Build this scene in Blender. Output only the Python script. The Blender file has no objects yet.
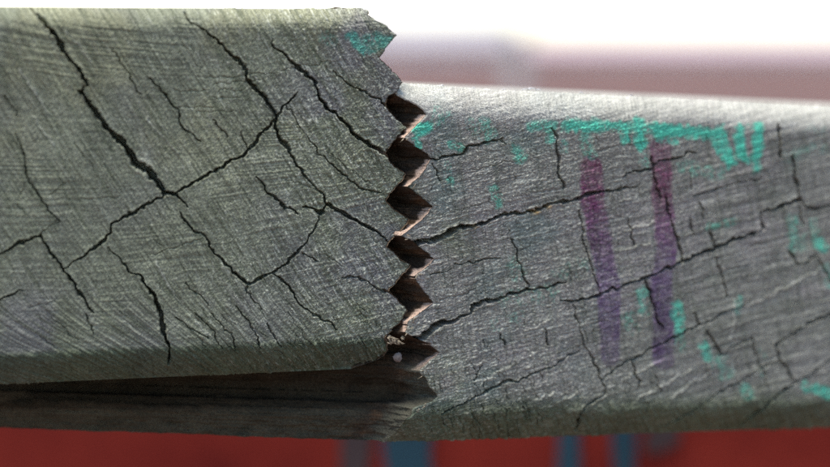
import bpy, math
import numpy as np
from mathutils import Vector

R = math.radians
scene = bpy.context.scene
# ------------------------------------------------------------------ camera
S = 0.0002                 # metres per photo unit on the focus plane
D0 = 0.300                 # focus distance
FPX = D0 / S               # focal length in photo units (1500)
PITCH = R(7.0)
CAM_Z = 0.85
CAM = np.array([0.0, 0.0, CAM_Z])
cam_data = bpy.data.cameras.new("camera")
cam_data.sensor_width = 36.0
cam_data.lens = 36.0 * FPX / 830.0
cam_data.clip_start = 0.01
cam_data.clip_end = 2000
cam_data.dof.use_dof = True
cam_data.dof.focus_distance = 0.299
cam_data.dof.aperture_fstop = 6.3
cam = bpy.data.objects.new("camera", cam_data)
scene.collection.objects.link(cam)
cam.location = CAM
cam.rotation_euler = (R(90) - PITCH, 0, 0)
scene.camera = cam
# ------------------------------------------------------------------ sky + sun
SUN_EL, SUN_AZ = R(72), R(243)          # azimuth clockwise from +Y (the view direction)
world = bpy.data.worlds.new("World")
scene.world = world
world.use_nodes = True
wn = world.node_tree.nodes
sky = wn.new("ShaderNodeTexSky")
sky.sky_type = 'NISHITA'
sky.sun_disc = False
sky.sun_elevation = SUN_EL
sky.sun_rotation = SUN_AZ
sky.dust_density = 0.3
bg = wn["Background"]
bg.inputs["Strength"].default_value = 0.11
world.node_tree.links.new(sky.outputs[0], bg.inputs[0])
sun_data = bpy.data.lights.new("sun", 'SUN')
sun_data.energy = 3.0
sun_data.angle = R(26)
sun_data.color = (1.0, 0.955, 0.9)
sun = bpy.data.objects.new("sun", sun_data)
scene.collection.objects.link(sun)
to_sun = Vector((math.sin(SUN_AZ) * math.cos(SUN_EL), math.cos(SUN_AZ) * math.cos(SUN_EL), math.sin(SUN_EL)))
sun.rotation_euler = to_sun.to_track_quat('Z', 'Y').to_euler()
sun.location = (0, 0, 3)
vs = scene.view_settings
vs.view_transform = 'Standard'
vs.look = 'None'
vs.gamma = 1.0
vs.exposure = 1.35
vs.use_curve_mapping = False
scene.render.engine = 'CYCLES'
scene.cycles.max_bounces = 6
scene.cycles.use_denoising = False

# ------------------------------------------------------------------ helpers
FWD = np.array([0, math.cos(PITCH), -math.sin(PITCH)])
UP = np.array([0, math.sin(PITCH), math.cos(PITCH)])
RIGHT = np.array([1.0, 0, 0])
rng = np.random.default_rng(7)
TAB = rng.random((16, 512, 512)).astype(np.float32)


def vn(x, y, seed):
    """value noise 0..1"""
    t = TAB[seed % 16]
    x = x + 37.3 * seed + 5000.0
    y = y + 61.7 * seed + 5000.0
    xi = np.floor(x).astype(np.int64)
    yi = np.floor(y).astype(np.int64)
    fx = x - xi
    fy = y - yi
    fx = fx * fx * (3 - 2 * fx)
    fy = fy * fy * (3 - 2 * fy)
    x0 = xi & 511; x1 = (xi + 1) & 511
    y0 = yi & 511; y1 = (yi + 1) & 511
    a = t[x0, y0] * (1 - fx) + t[x1, y0] * fx
    b = t[x0, y1] * (1 - fx) + t[x1, y1] * fx
    return a * (1 - fy) + b * fy


def fbm(x, y, sc, seed, octv=3):
    r = 0; amp = 1; tot = 0
    for i in range(octv):
        r = r + amp * vn(x / sc, y / sc, seed + 3 * i)
        tot += amp; amp *= 0.5; sc *= 0.5
    return r / tot


def fib(x, y, deg, length, width, seed):
    c, s = math.cos(R(deg)), math.sin(R(deg))
    return vn((x * c + y * s) / length, (-x * s + y * c) / width, seed)


def sstep(a, b, x):
    t = np.clip((x - a) / (b - a), 0, 1)
    return t * t * (3 - 2 * t)


def seg_dist(px, py, lines, reach):
    """signed-less distance to a set of polylines with a half width per vertex:
    returns min over segments of d - w and the w there"""
    best = np.full(px.shape, 1e3, np.float32)
    bw = np.zeros(px.shape, np.float32)
    shape = px.shape
    fx, fy = px.ravel(), py.ravel()
    best = best.ravel(); bw = bw.ravel()
    for ln in lines:
        for (x0, y0, w0), (x1, y1, w1) in zip(ln[:-1], ln[1:]):
            m = max(w0, w1) + reach
            idx = np.nonzero((fx > min(x0, x1) - m) & (fx < max(x0, x1) + m) & (fy > min(y0, y1) - m) & (fy < max(y0, y1) + m))[0]
            if not len(idx):
                continue
            dx, dy = x1 - x0, y1 - y0
            L2 = dx * dx + dy * dy + 1e-9
            qx, qy = fx[idx] - x0, fy[idx] - y0
            t = np.clip((qx * dx + qy * dy) / L2, 0, 1)
            d = np.hypot(qx - t * dx, qy - t * dy)
            w = w0 + (w1 - w0) * t
            k = d / w
            better = k < best[idx]
            ii = idx[better]
            best[ii] = k[better]
            bw[ii] = w[better]
    return best.reshape(shape), bw.reshape(shape)


def path(w, slope):
    """how far the scarf cut has run along the board at depth w: steep at first, then a long flat slope"""
    return np.where(w < 34, w / 1.45, 34 / 1.45 + (w - 34) / slope)


class Frame:
    """upright plane of a board: u along it, v up, w into it (photo units)"""
    def __init__(self, px, py, depth, yaw):
        r = FWD * FPX + RIGHT * (px - 415) + UP * (233.5 - py)
        self.O = CAM + r / FPX * depth
        c, s = math.cos(yaw), math.sin(yaw)
        self.U = np.array([c, s, 0.0]); self.W = np.array([-s, c, 0.0]); self.V = np.array([0, 0, 1.0])

    def uv(self, px, py):
        px = np.asarray(px, float); py = np.asarray(py, float)
        r = FWD[None] * FPX + RIGHT[None] * (px.reshape(-1, 1) - 415) + UP[None] * (233.5 - py.reshape(-1, 1))
        t = ((self.O - CAM) @ self.W) / (r @ self.W)
        P = CAM + r * t[:, None] - self.O
        return (P @ self.U) / S, (P @ self.V) / S

    def world(self, u, v, w):
        return self.O + S * (u[..., None] * self.U + v[..., None] * self.V + w[..., None] * self.W)


def project(P):
    q = P - CAM
    z = q @ FWD
    return 415 + FPX * (q @ RIGHT) / z, 233.5 - FPX * (q @ UP) / z


def empty(name, loc, label, cat, group=None):
    o = bpy.data.objects.new(name, None)
    scene.collection.objects.link(o)
    o.location = loc
    o.empty_display_size = 0.02
    o["label"] = label
    o["category"] = cat
    if group:
        o["group"] = group
    return o


def mesh_obj(name, verts, faces, mat, parent=None, normals=None, tint=None, extra=None, smooth=True):
    verts = np.asarray(verts, np.float64)
    if parent is not None:
        verts = verts - np.array(parent.location)
    me = bpy.data.meshes.new(name)
    faces = np.asarray(faces, np.int32)
    nf, k = faces.shape
    me.vertices.add(len(verts))
    me.vertices.foreach_set("co", verts.astype(np.float32).ravel())
    me.loops.add(nf * k)
    me.loops.foreach_set("vertex_index", faces.ravel())
    me.polygons.add(nf)
    me.polygons.foreach_set("loop_start", np.arange(0, nf * k, k, dtype=np.int32))
    me.polygons.foreach_set("use_smooth", np.full(nf, smooth))
    me.update(calc_edges=True)
    if tint is not None:
        a = me.attributes.new("tint", 'FLOAT_COLOR', 'POINT')
        c = np.ones((len(verts), 4), np.float32); c[:, :3] = tint
        a.data.foreach_set("color", c.ravel())
    if extra is not None:
        a = me.attributes.new("gloss", 'FLOAT', 'POINT')
        a.data.foreach_set("value", extra.astype(np.float32))
    if normals is not None:
        me.normals_split_custom_set_from_vertices(normals.astype(np.float32).tolist())
    me.materials.append(mat)
    o = bpy.data.objects.new(name, me)
    scene.collection.objects.link(o)
    o.parent = parent
    return o


def grid_faces(nr, nc, flip=False):
    i = np.arange(nr * nc).reshape(nr, nc)
    f = np.stack([i[:-1, :-1], i[:-1, 1:], i[1:, 1:], i[1:, :-1]], -1).reshape(-1, 4)
    return f[:, ::-1] if flip else f


def grid_normals(P):
    du = np.gradient(P, axis=1); dv = np.gradient(P, axis=0)
    n = np.cross(dv, du)
    n /= np.linalg.norm(n, axis=-1, keepdims=True) + 1e-20
    return n


def pick(P, N, T, F, sel):
    f = F[sel]
    used, inv = np.unique(f.ravel(), return_inverse=True)
    return P[used], N[used], T[used], inv.reshape(f.shape)


def join(parts):
    vs_, ns_, ts_, fs_ = [], [], [], []
    off = 0
    for v, n, t, f in parts:
        if len(f) == 0:
            continue
        vs_.append(v); ns_.append(n); ts_.append(t); fs_.append(f + off); off += len(v)
    return np.concatenate(vs_), np.concatenate(ns_), np.concatenate(ts_), np.concatenate(fs_)


# ------------------------------------------------------------------ materials
def nodes_of(name):
    m = bpy.data.materials.new(name)
    m.use_nodes = True
    return m, m.node_tree.nodes, m.node_tree.links, m.node_tree.nodes["Principled BSDF"]


def wood_material(name, rough, spec, bump, fine):
    m, n, l, b = nodes_of(name)
    at = n.new("ShaderNodeAttribute"); at.attribute_name = "tint"
    tc = n.new("ShaderNodeTexCoord")
    nz = n.new("ShaderNodeTexNoise"); nz.inputs["Scale"].default_value = fine; nz.inputs["Detail"].default_value = 4
    l.new(tc.outputs["Object"], nz.inputs["Vector"])
    mr = n.new("ShaderNodeMapRange")
    mr.inputs["From Min"].default_value = 0.3; mr.inputs["From Max"].default_value = 0.7
    mr.inputs["To Min"].default_value = 0.5; mr.inputs["To Max"].default_value = 1.5
    l.new(nz.outputs["Fac"], mr.inputs["Value"])
    mx = n.new("ShaderNodeMix"); mx.data_type = 'RGBA'; mx.blend_type = 'MULTIPLY'
    mx.inputs["Factor"].default_value = 1.0
    l.new(at.outputs["Color"], mx.inputs[6]); l.new(mr.outputs[0], mx.inputs[7])
    l.new(mx.outputs[2], b.inputs["Base Color"])
    b.inputs["Roughness"].default_value = rough
    b.inputs["Specular IOR Level"].default_value = spec
    bp = n.new("ShaderNodeBump"); bp.inputs["Strength"].default_value = bump; bp.inputs["Distance"].default_value = 0.0002
    l.new(nz.outputs["Fac"], bp.inputs["Height"]); l.new(bp.outputs[0], b.inputs["Normal"])
    return m


def plain_material(name, col, rough=0.6, var=0.25, scale=6.0, col2=None):
    m, n, l, b = nodes_of(name)
    tc = n.new("ShaderNodeTexCoord")
    nz = n.new("ShaderNodeTexNoise"); nz.inputs["Scale"].default_value = scale; nz.inputs["Detail"].default_value = 5
    l.new(tc.outputs["Object"], nz.inputs["Vector"])
    rp = n.new("ShaderNodeValToRGB")
    rp.color_ramp.elements[0].position = 0.3; rp.color_ramp.elements[1].position = 0.7
    c2 = col2 or tuple(min(1, c * (1 + var)) for c in col)
    rp.color_ramp.elements[0].color = tuple(c * (1 - var) for c in col) + (1,)
    rp.color_ramp.elements[1].color = tuple(c2) + (1,)
    l.new(nz.outputs["Fac"], rp.inputs[0]); l.new(rp.outputs[0], b.inputs["Base Color"])
    b.inputs["Roughness"].default_value = rough
    b.inputs["Specular IOR Level"].default_value = 0.1
    return m


M_WOOD = wood_material("weathered_wood", 0.92, 0.07, 0.55, 5200)
M_RAW = wood_material("raw_wood", 0.95, 0.06, 0.8, 3600)

# ------------------------------------------------------------------ ground and far background
def ground_material():
    m, n, l, b = nodes_of("brown_paving")
    tc = n.new("ShaderNodeTexCoord")
    br = n.new("ShaderNodeTexBrick")
    br.inputs["Color1"].default_value = (0.145, 0.078, 0.065, 1)
    br.inputs["Color2"].default_value = (0.115, 0.066, 0.056, 1)
    br.inputs["Mortar"].default_value = (0.07, 0.06, 0.055, 1)
    br.inputs["Scale"].default_value = 5.0
    l.new(tc.outputs["Object"], br.inputs["Vector"])
    nz = n.new("ShaderNodeTexNoise"); nz.inputs["Scale"].default_value = 0.5; nz.inputs["Detail"].default_value = 6
    l.new(tc.outputs["Object"], nz.inputs["Vector"])
    mr = n.new("ShaderNodeMapRange"); mr.inputs["To Min"].default_value = 0.75; mr.inputs["To Max"].default_value = 1.25
    l.new(nz.outputs["Fac"], mr.inputs["Value"])
    mx = n.new("ShaderNodeMix"); mx.data_type = 'RGBA'; mx.blend_type = 'MULTIPLY'; mx.inputs["Factor"].default_value = 1
    l.new(br.outputs["Color"], mx.inputs[6]); l.new(mr.outputs[0], mx.inputs[7])
    l.new(mx.outputs[2], b.inputs["Base Color"])
    b.inputs["Roughness"].default_value = 0.95
    b.inputs["Specular IOR Level"].default_value = 0.05
    return m


g = mesh_obj("ground", [(-600, -200, 0), (600, -200, 0), (600, 1200, 0), (-600, 1200, 0)], [(0, 1, 2, 3)], ground_material(), smooth=False)
g["kind"] = "structure"


def box(x0, x1, y0, y1, z0, z1, bev=0.0):
    import bmesh
    bm = bmesh.new()
    vsx = [bm.verts.new((x, y, z)) for x in (x0, x1) for y in (y0, y1) for z in (z0, z1)]
    for f in ((0, 1, 3, 2), (4, 6, 7, 5), (0, 4, 5, 1), (2, 3, 7, 6), (0, 2, 6, 4), (1, 5, 7, 3)):
        bm.faces.new([vsx[i] for i in f])
    bmesh.ops.recalc_face_normals(bm, faces=bm.faces)
    if bev:
        bmesh.ops.bevel(bm, geom=list(bm.edges), offset=bev, segments=3, affect='EDGES', profile=0.5)
    return bm


def bm_obj(name, bm, mat, parent=None, smooth=False):
    me = bpy.data.meshes.new(name)
    if parent is not None:
        import mathutils
        bm.transform(mathutils.Matrix.Translation(-Vector(parent.location)))
    bm.to_mesh(me); bm.free()
    for p in me.polygons:
        p.use_smooth = smooth
    me.materials.append(mat)
    o = bpy.data.objects.new(name, me)
    scene.collection.objects.link(o)
    o.parent = parent
    return o


far = mesh_obj("far_road", [(-500, 260, 0.004), (500, 260, 0.004), (500, 900, 0.004), (-500, 900, 0.004)], [(0, 1, 2, 3)], plain_material("pale_road", (0.40, 0.31, 0.34), 0.9, 0.15, 0.2), smooth=False)
far["kind"] = "structure"

# pale building beyond the road, out of focus
BX0, BX1, BY = -22.0, 9.0, 140.0
bld = empty("far_building", ((BX0 + BX1) / 2, BY, 0), "low building with pale lilac roof blurred far off, beside the zigzag tip of left board", "building")
M_PALE = plain_material("pale_render", (0.80, 0.70, 0.62), 0.9, 0.08, 0.5)
M_ROOF = plain_material("pale_roof_sheet", (0.34, 0.31, 0.32), 0.8, 0.10, 0.4)
M_GLASS = plain_material("dark_glass", (0.5, 0.48, 0.48), 0.3, 0.1, 1)
bm_obj("wall", box(BX0, BX1, BY, BY + 12, 0, 1.5, 0.02), M_PALE, bld)
rv = [(x, y, z) for x in (BX0 - .5, BX1 + .5) for y, z in ((BY - .5, 1.505), (BY + 6, 3.6), (BY + 12.5, 1.505))]
mesh_obj("roof", np.array([rv[0], rv[3], rv[4], rv[1], rv[2], rv[5]]), [(0, 1, 2, 3), (3, 2, 5, 4), (0, 4, 5, 1)], M_ROOF, bld, smooth=False)
for wx_ in (-19.0, -14.0, -9.0, -4.0, 1.0, 6.0):
    bm_obj("window", box(wx_ - .7, wx_ + .7, BY - .06, BY + .05, 0.5, 1.2, 0.02), M_GLASS, bld)

SX0, SX1, SY = 11.0, 60.0, 150.0
shed = empty("far_shed", ((SX0 + SX1) / 2, SY, 0), "long low shed with pale pinkish roof blurred at the horizon above right board", "shed")
M_SHED = plain_material("pink_roof_sheet", (0.46, 0.36, 0.38), 0.8, 0.10, 0.4)
bm_obj("wall", box(SX0, SX1, SY, SY + 9, 0, 0.9, 0.02), M_PALE, shed)
sv = [(x, y, z) for x in (SX0 - .4, SX1 + .4) for y, z in ((SY - .4, 0.905), (SY + 4.5, 2.3), (SY + 9.4, 0.905))]
mesh_obj("roof", np.array([sv[0], sv[3], sv[4], sv[1], sv[2], sv[5]]), [(0, 1, 2, 3), (3, 2, 5, 4), (0, 4, 5, 1)], M_SHED, shed, smooth=False)

# grey post standing far off on the paving, out of focus
post_x, post_y = 0.68, 10.0
post = empty("street_post", (post_x, post_y, 0), "blurred grey post far behind the boards, left of the bright gap", "post")
M_POST = plain_material("grey_paint", (0.44, 0.40, 0.36), 0.5, 0.15, 8)
bm_obj("shaft", box(post_x - 0.06, post_x + 0.06, post_y - 0.06, post_y + 0.06, 0.06, 0.93, 0.012), M_POST, post)
bm_obj("cap", box(post_x - 0.075, post_x + 0.075, post_y - 0.075, post_y + 0.075, 0.932, 0.975, 0.012), M_POST, post)
bm_obj("foot_plate", box(post_x - 0.12, post_x + 0.12, post_y - 0.12, post_y + 0.12, 0.0, 0.058, 0.008), M_POST, post)

# ------------------------------------------------------------------ red painted plank behind and below
RY = 0.52
M_RED = plain_material("red_gloss_paint", (0.150, 0.012, 0.0095), 0.7, 0.42, 16, col2=(0.22, 0.024, 0.014))
M_BLUE = plain_material("blue_paint", (0.020, 0.050, 0.068), 0.5, 0.25, 20)


def at(px, py, y):
    r = FWD * FPX + RIGHT * (px - 415) + UP * (233.5 - py)
    return CAM + r * ((y - CAM[1]) / r[1])


a = at(-500, 372, RY); c = at(1330, 600, RY)
plank = empty("red_plank", (0.0, RY, c[2]), "red painted plank with blue paint patches, blurred below the grey boards", "plank")
bm_obj("panel", box(a[0], c[0], RY, RY + 0.03, c[2], a[2], 0.005), M_RED, plank)


def blot(px0, px1, py0, py1, seed):
    """irregular patch of paint a little proud of the plank"""
    import bmesh
    r = np.random.default_rng(seed)
    p0 = at(px0, py0, RY); p1 = at(px1, py1, RY)
    cx, cz, hx, hz = (p0[0] + p1[0]) / 2, (p0[2] + p1[2]) / 2, abs(p1[0] - p0[0]) / 2, abs(p0[2] - p1[2]) / 2
    bm = bmesh.new()
    n = 28
    ph = r.uniform(0, 6.28, 4)
    ring = []
    for i in range(n):
        a_ = i / n * 2 * math.pi
        k = 1 + .13 * math.sin(2 * a_ + ph[0]) + .09 * math.sin(3 * a_ + ph[1]) + .06 * math.sin(5 * a_ + ph[2])
        ca, sa = math.cos(a_), math.sin(a_)
        sq = 1 / max(abs(ca), abs(sa)) ** .6
        ring.append((cx + hx * k * sq * ca, cz + hz * k * sq * sa))
    f = [bm.verts.new((x, RY - .0012, z)) for x, z in ring]
    b = [bm.verts.new((x, RY + .002, z)) for x, z in ring]
    bm.faces.new(f)
    bm.faces.new(b[::-1])
    for i in range(n):
        bm.faces.new((f[i], b[i], b[(i + 1) % n], f[(i + 1) % n]))
    bmesh.ops.recalc_face_normals(bm, faces=bm.faces)
    return bm


M_DUSK = plain_material("dark_stain", (0.05, 0.035, 0.035), 0.8, 0.3, 20)
for k, (x0, x1, y0, y1, mt) in enumerate([(382, 436, 400, 500, M_BLUE), (340, 372, 396, 505, M_DUSK), (557, 580, 396, 480, M_BLUE), (612, 634, 398, 520, M_BLUE), (646, 676, 420, 452, M_DUSK)]):
    bm_obj("blue_patch" if mt is M_BLUE else "dark_stain", blot(x0, x1, y0, y1, 40 + k), mt, plank)

# ------------------------------------------------------------------ traced cracks (photo units x, y, half width)
def ln(w, *p):
    """polyline of constant half width; ends taper"""
    out = [(x, y, w) for x, y in p]
    return out


def lw(*p):
    return [tuple(q) for q in p]


CR_L = [
    lw((24, 1, 1.0), (38, 15, 1.2), (51, 30, 1.9), (60, 40, 2.0), (60, 46, 1.9), (71, 61, 2.0), (83, 74, 2.0), (87, 85, 1.2)),
    lw((84, 86, .8), (80, 91, 1.6), (86, 101, 1.9), (98, 115, 2.2), (110, 132, 2.5), (123, 143, 2.9), (135, 162, 3.5), (150, 173, 3.3), (157, 181, 2.6), (164, 192, 2.6), (178, 194, 1.9), (188, 208, .9)),
    lw((179, 212, .7), (187, 222, 1.2), (193, 230, 1.2), (202, 233, .8), (210, 246, 1.1), (228, 265, 1.4), (234, 272, 1.5), (249, 284, 1.4), (259, 279, 1.2), (274, 272, 1.2), (289, 262, 1.1), (301, 249, 1.0), (311, 235, 1.0), (318, 222, .7), (320, 214, .7)),
    lw((178, 193, 1.4), (181, 190, 1.5), (193, 182, 1.7), (208, 176, 1.4), (230, 163, 1.5), (247, 153, 1.3), (259, 136, 1.2), (271, 124, 1.2), (274, 119, 1.0)),
    lw((184, 12, .7), (188, 21, .8), (200, 27, 1.0), (210, 35, 1.2), (223, 46, 1.3), (236, 59, 1.6), (247, 71, 1.5), (247, 78, 1.3), (256, 89, 1.7), (267, 100, 1.8), (276, 116, 1.8), (274, 128, 1.6), (282, 141, 1.7), (291, 151, 1.4), (291, 157, 1.3), (301, 170, 1.4), (313, 183, .9), (324, 195, .9), (328, 205, 1.5), (343, 213, 1.8), (358, 222, 1.9), (376, 232, 1.4), (388, 243, 1.0)),
    lw((327, 205, 1.2), (322, 213, 1.6), (316, 211, 1.7), (304, 207, 1.0)),
    lw((297, 214, .9), (283, 205, 1.5), (267, 191, 1.0), (257, 177, .7)),
    lw((276, 116, 1.2), (283, 108, 1.1), (293, 98, 1.1), (300, 91, .7)),
    lw((274, 40, .5), (274, 48, .9), (286, 55, 1.1), (297, 66, 1.5), (308, 75, 1.8), (318, 87, 1.7), (319, 96, 1.4), (328, 109, 2.0), (338, 116, 1.8), (343, 119, 1.8), (352, 132, 2.2), (366, 142, 2.0), (376, 149, 2.2), (388, 156, 2.2)),
    lw((334, 72, .5), (347, 82, .8), (358, 90, .8), (371, 95, .9), (388, 105, 1.1)),
    lw((303, 129, .5), (318, 152, .7), (331, 165, .9), (341, 170, .9), (351, 181, 1.0), (363, 190, .9), (381, 192, .7)),
    lw((-14, 262, 1.4), (0, 255, 1.4), (22, 241, 1.6), (39, 236, 1.3), (49, 251, 1.5), (63, 269, 1.8), (75, 285, 1.5), (90, 309, 1.2), (93, 313, .6)),
    ln(.7, (86, 314), (90, 325), (95, 335)),
    lw((64, 269, 1.0), (83, 256, 1.4), (100, 244, 1.6), (110, 234, 1.5), (111, 226, 1.3), (123, 217, 1.5), (137, 211, 1.6), (150, 203, 1.4), (164, 195, 1.0)),
    lw((108, 246, .7), (120, 258, 1.0), (130, 273, 1.2), (140, 277, 1.2), (150, 290, 1.8), (158, 307, 2.2), (163, 320, 1.9), (164, 334, 2.0), (170, 349, 2.0), (168, 364, 1.0)),
    lw((-14, 310, 1.5), (0, 301, 1.4), (12, 294, 1.2), (25, 290, .7)),
    lw((16, 134, .6), (25, 155, .7), (25, 170, .8), (38, 195, .9), (59, 222, .9)),
    ln(.5, (59, 222), (48, 228), (40, 236)),
    ln(.6, (113, 49), (125, 70), (140, 93)),
    ln(.9, (150, 78), (163, 93), (177, 110), (179, 119), (185, 128), (200, 142)),
    lw((274, 273, .9), (291, 290, 1.1), (301, 307, 1.0), (316, 315, 1.0), (333, 323, .9), (338, 330, .7)),
    ln(.7, (303, 254), (318, 261)), ln(.6, (247, 285), (247, 293), (261, 309)),
    ln(.8, (343, 278), (358, 278), (378, 289), (391, 292)),
    ln(.6, (213, 119), (228, 136)), ln(.6, (242, 132), (247, 150)),
    ln(.62, (210, 312), (230, 334), (236, 352)), ln(.66, (236, 307), (253, 327), (261, 348)),
    ln(.58, (266, 322), (281, 349)), ln(.5, (288, 312), (300, 330), (312, 345)),
    ln(.6, (186, 284), (208, 304)), ln(.6, (175, 317), (208, 339)), ln(.6, (196, 312), (214, 332), (222, 350)),
    ln(.5, (40, 335), (60, 352)), ln(.5, (52, 318), (78, 342)), ln(.6, (300, 128), (291, 112), (286, 104)),
    ln(.5, (18, 205), (27, 214)), ln(.5, (27, 183), (19, 197)), ln(.5, (75, 143), (96, 170)),
    ln(.6, (5, 96), (18, 117)), ln(.5, (326, 254), (342, 268)),
    ln(.5, (330, 152), (352, 172), (372, 184)), ln(.5, (66, 183), (48, 196)),
]
SCR_L = [ln(.7, (175, 91), (208, 91)), ln(.7, (176, 108), (214, 107)), ln(.6, (205, 79), (273, 73)), ln(.6, (214, 84), (262, 81)),
         ln(.6, (196, 113), (232, 111)), ln(.6, (282, 70), (330, 62)), ln(.6, (215, 91), (246, 89)), ln(.5, (120, 198), (80, 199)),
         ln(.6, (150, 255), (205, 238)), ln(.6, (30, 308), (56, 300)), ln(.5, (285, 178), (318, 190)), ln(.5, (212, 98), (240, 98))]
RIDGE_L = [ln(1.1, (32, 116), (56, 145)), ln(1.0, (146, 118), (178, 153)), ln(.9, (20, 70), (50, 115)), ln(1.0, (231, 318), (252, 344)),
           ln(1.1, (253, 326), (263, 348)), ln(.9, (155, 260), (180, 306)), ln(1, (108, 298), (124, 316)), ln(.9, (124, 322), (140, 335)),
           ln(.8, (66, 30), (90, 62)), ln(.9, (196, 322), (212, 338)), ln(.8, (185, 126), (196, 140))]
CR_R = [
    lw((398, 246, 3.2), (416, 244, 2.6), (431, 241, 2.3), (454, 230, 2.6), (476, 225, 2.1), (496, 218, 2.0), (511, 213, 1.5), (521, 214, 1.5), (536, 209, 1.4), (556, 203, 1.4), (581, 197, 1.3), (601, 190, 1.4), (622, 189, 1.0), (640, 185, .6)),
    lw((622, 175, .9), (649, 169, 1.0), (655, 164, 1.0), (672, 158, 1.2), (695, 152, .8)),
    lw((396, 342, 3.0), (421, 337, 2.9), (436, 326, 3.1), (454, 320, 2.0), (471, 313, 1.2), (474, 306, 1.7), (489, 301, 1.8), (509, 295, 1.5), (529, 288, 1.5), (539, 289, 1.0), (551, 286, 1.3), (566, 281, .7)),
    lw((560, 301, .7), (574, 302, 1.2), (591, 297, 1.6), (606, 291, 1.5), (624, 286, 1.4), (645, 278, 1.6), (662, 271, 1.5), (682, 262, 1.6), (707, 251, 1.7), (735, 240, 1.6), (763, 229, 1.3), (762, 219, 1.0), (761, 212, 1.2), (782, 206, 1.7), (802, 200, 1.6), (806, 206, 1.2), (815, 209, 1.2), (845, 203, 1.2)),
    ln(1.3, (779, 126), (781, 156)), ln(1.3, (794, 156), (799, 190), (804, 203)),
    lw((420, 162, 1.4), (427, 159, 1.2), (448, 158, 1.1), (464, 154, 1.0), (470, 146, 1.1), (486, 143, 1.1), (502, 139, 1.0), (505, 145, .7)),
    ln(1.0, (552, 127), (558, 140), (556, 150), (560, 163), (558, 174), (565, 188)),
    ln(.8, (514, 240), (519, 262), (529, 285)), ln(.7, (579, 209), (584, 242), (595, 277), (598, 291)),
    ln(.7, (573, 305), (577, 322), (584, 345), (593, 359)), lw((593, 359, .9), (600, 374, 1.2), (606, 392, 1.2), (590, 403, .8), (580, 412, 1.0), (576, 428, 1.2)),
    lw((442, 414, .8), (466, 402, 1.0), (486, 393, 1.0), (509, 380, 1.2), (519, 382, 1.1), (531, 374, 1.0), (556, 364, .9), (579, 351, .7)),
    lw((602, 379, 1.0), (624, 364, 1.1), (645, 352, 1.1), (670, 339, 1.2), (700, 325, 1.1), (722, 314, 1.0), (750, 301, .8)),
    ln(1.3, (666, 197), (667, 212), (675, 232), (682, 260)), ln(1.1, (651, 158), (655, 180), (661, 197)),
    ln(1.2, (646, 280), (655, 307), (657, 317), (662, 328)),
    ln(1.0, (693, 312), (700, 324)), ln(1.1, (707, 330), (722, 355)), ln(.9, (722, 354), (752, 338), (757, 352)),
    ln(1.4, (775, 345), (792, 334), (807, 324), (830, 314), (850, 306)), ln(1.2, (777, 346), (782, 362), (794, 383)),
    ln(1.3, (850, 350), (830, 360), (807, 375), (792, 384), (772, 400), (742, 424)),
    ln(1.0, (777, 361), (757, 372), (735, 384), (707, 402), (665, 426)), ln(.9, (631, 361), (641, 387)),
    ln(.8, (700, 202), (702, 217)), ln(.9, (711, 234), (714, 245)), ln(.9, (717, 257), (724, 280)),
    ln(1.0, (790, 252), (798, 265), (818, 257)), ln(1.1, (820, 260), (834, 284)), ln(.8, (627, 217), (635, 245)),
    ln(.8, (757, 352), (768, 388)), ln(.8, (724, 280), (727, 296)), ln(.7, (475, 380), (482, 365)), ln(.6, (432, 164), (442, 182)),
    ln(.7, (500, 335), (506, 345)), ln(.6, (545, 330), (548, 345)), ln(.7, (655, 375), (661, 392)),
    ln(.6, (690, 172), (692, 190)), ln(.7, (690, 220), (693, 236)), ln(.8, (800, 205), (803, 225)), ln(.7, (694, 196), (760, 178)),
    ln(.6, (455, 265), (500, 258)), ln(.6, (430, 275), (452, 271)),
]
SCR_R = [ln(.7, (439, 300), (470, 292)), ln(.7, (600, 150), (650, 141)), ln(.7, (690, 285), (752, 262)), ln(.7, (735, 340), (700, 352)),
         ln(.6, (590, 320), (640, 300)), ln(.6, (700, 228), (740, 214)), ln(.6, (470, 170), (520, 160)), ln(.6, (640, 212), (600, 222)),
         ln(.6, (720, 180), (770, 168)), ln(.6, (700, 262), (770, 243)), ln(.7, (560, 335), (600, 322))]
RIDGE_R = [ln(1.3, (481, 383), (500, 371), (516, 363)), ln(1.4, (541, 408), (577, 393)), ln(1.8, (568, 413), (590, 404), (605, 395)),
           ln(1.3, (637, 399), (692, 369)), ln(1.2, (672, 397), (712, 371)), ln(1.2, (732, 369), (750, 394)), ln(1.1, (747, 307), (826, 267)),
           ln(1.1, (622, 232), (655, 222)), ln(1.0, (622, 250), (648, 243)), ln(1.0, (640, 195), (622, 201)), ln(1.0, (535, 401), (556, 392)),
           ln(1.2, (735, 300), (731, 340)), ln(1.0, (525, 333), (548, 322)), ln(1.0, (465, 368), (485, 361)), ln(1.0, (630, 375), (665, 358))]

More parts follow.
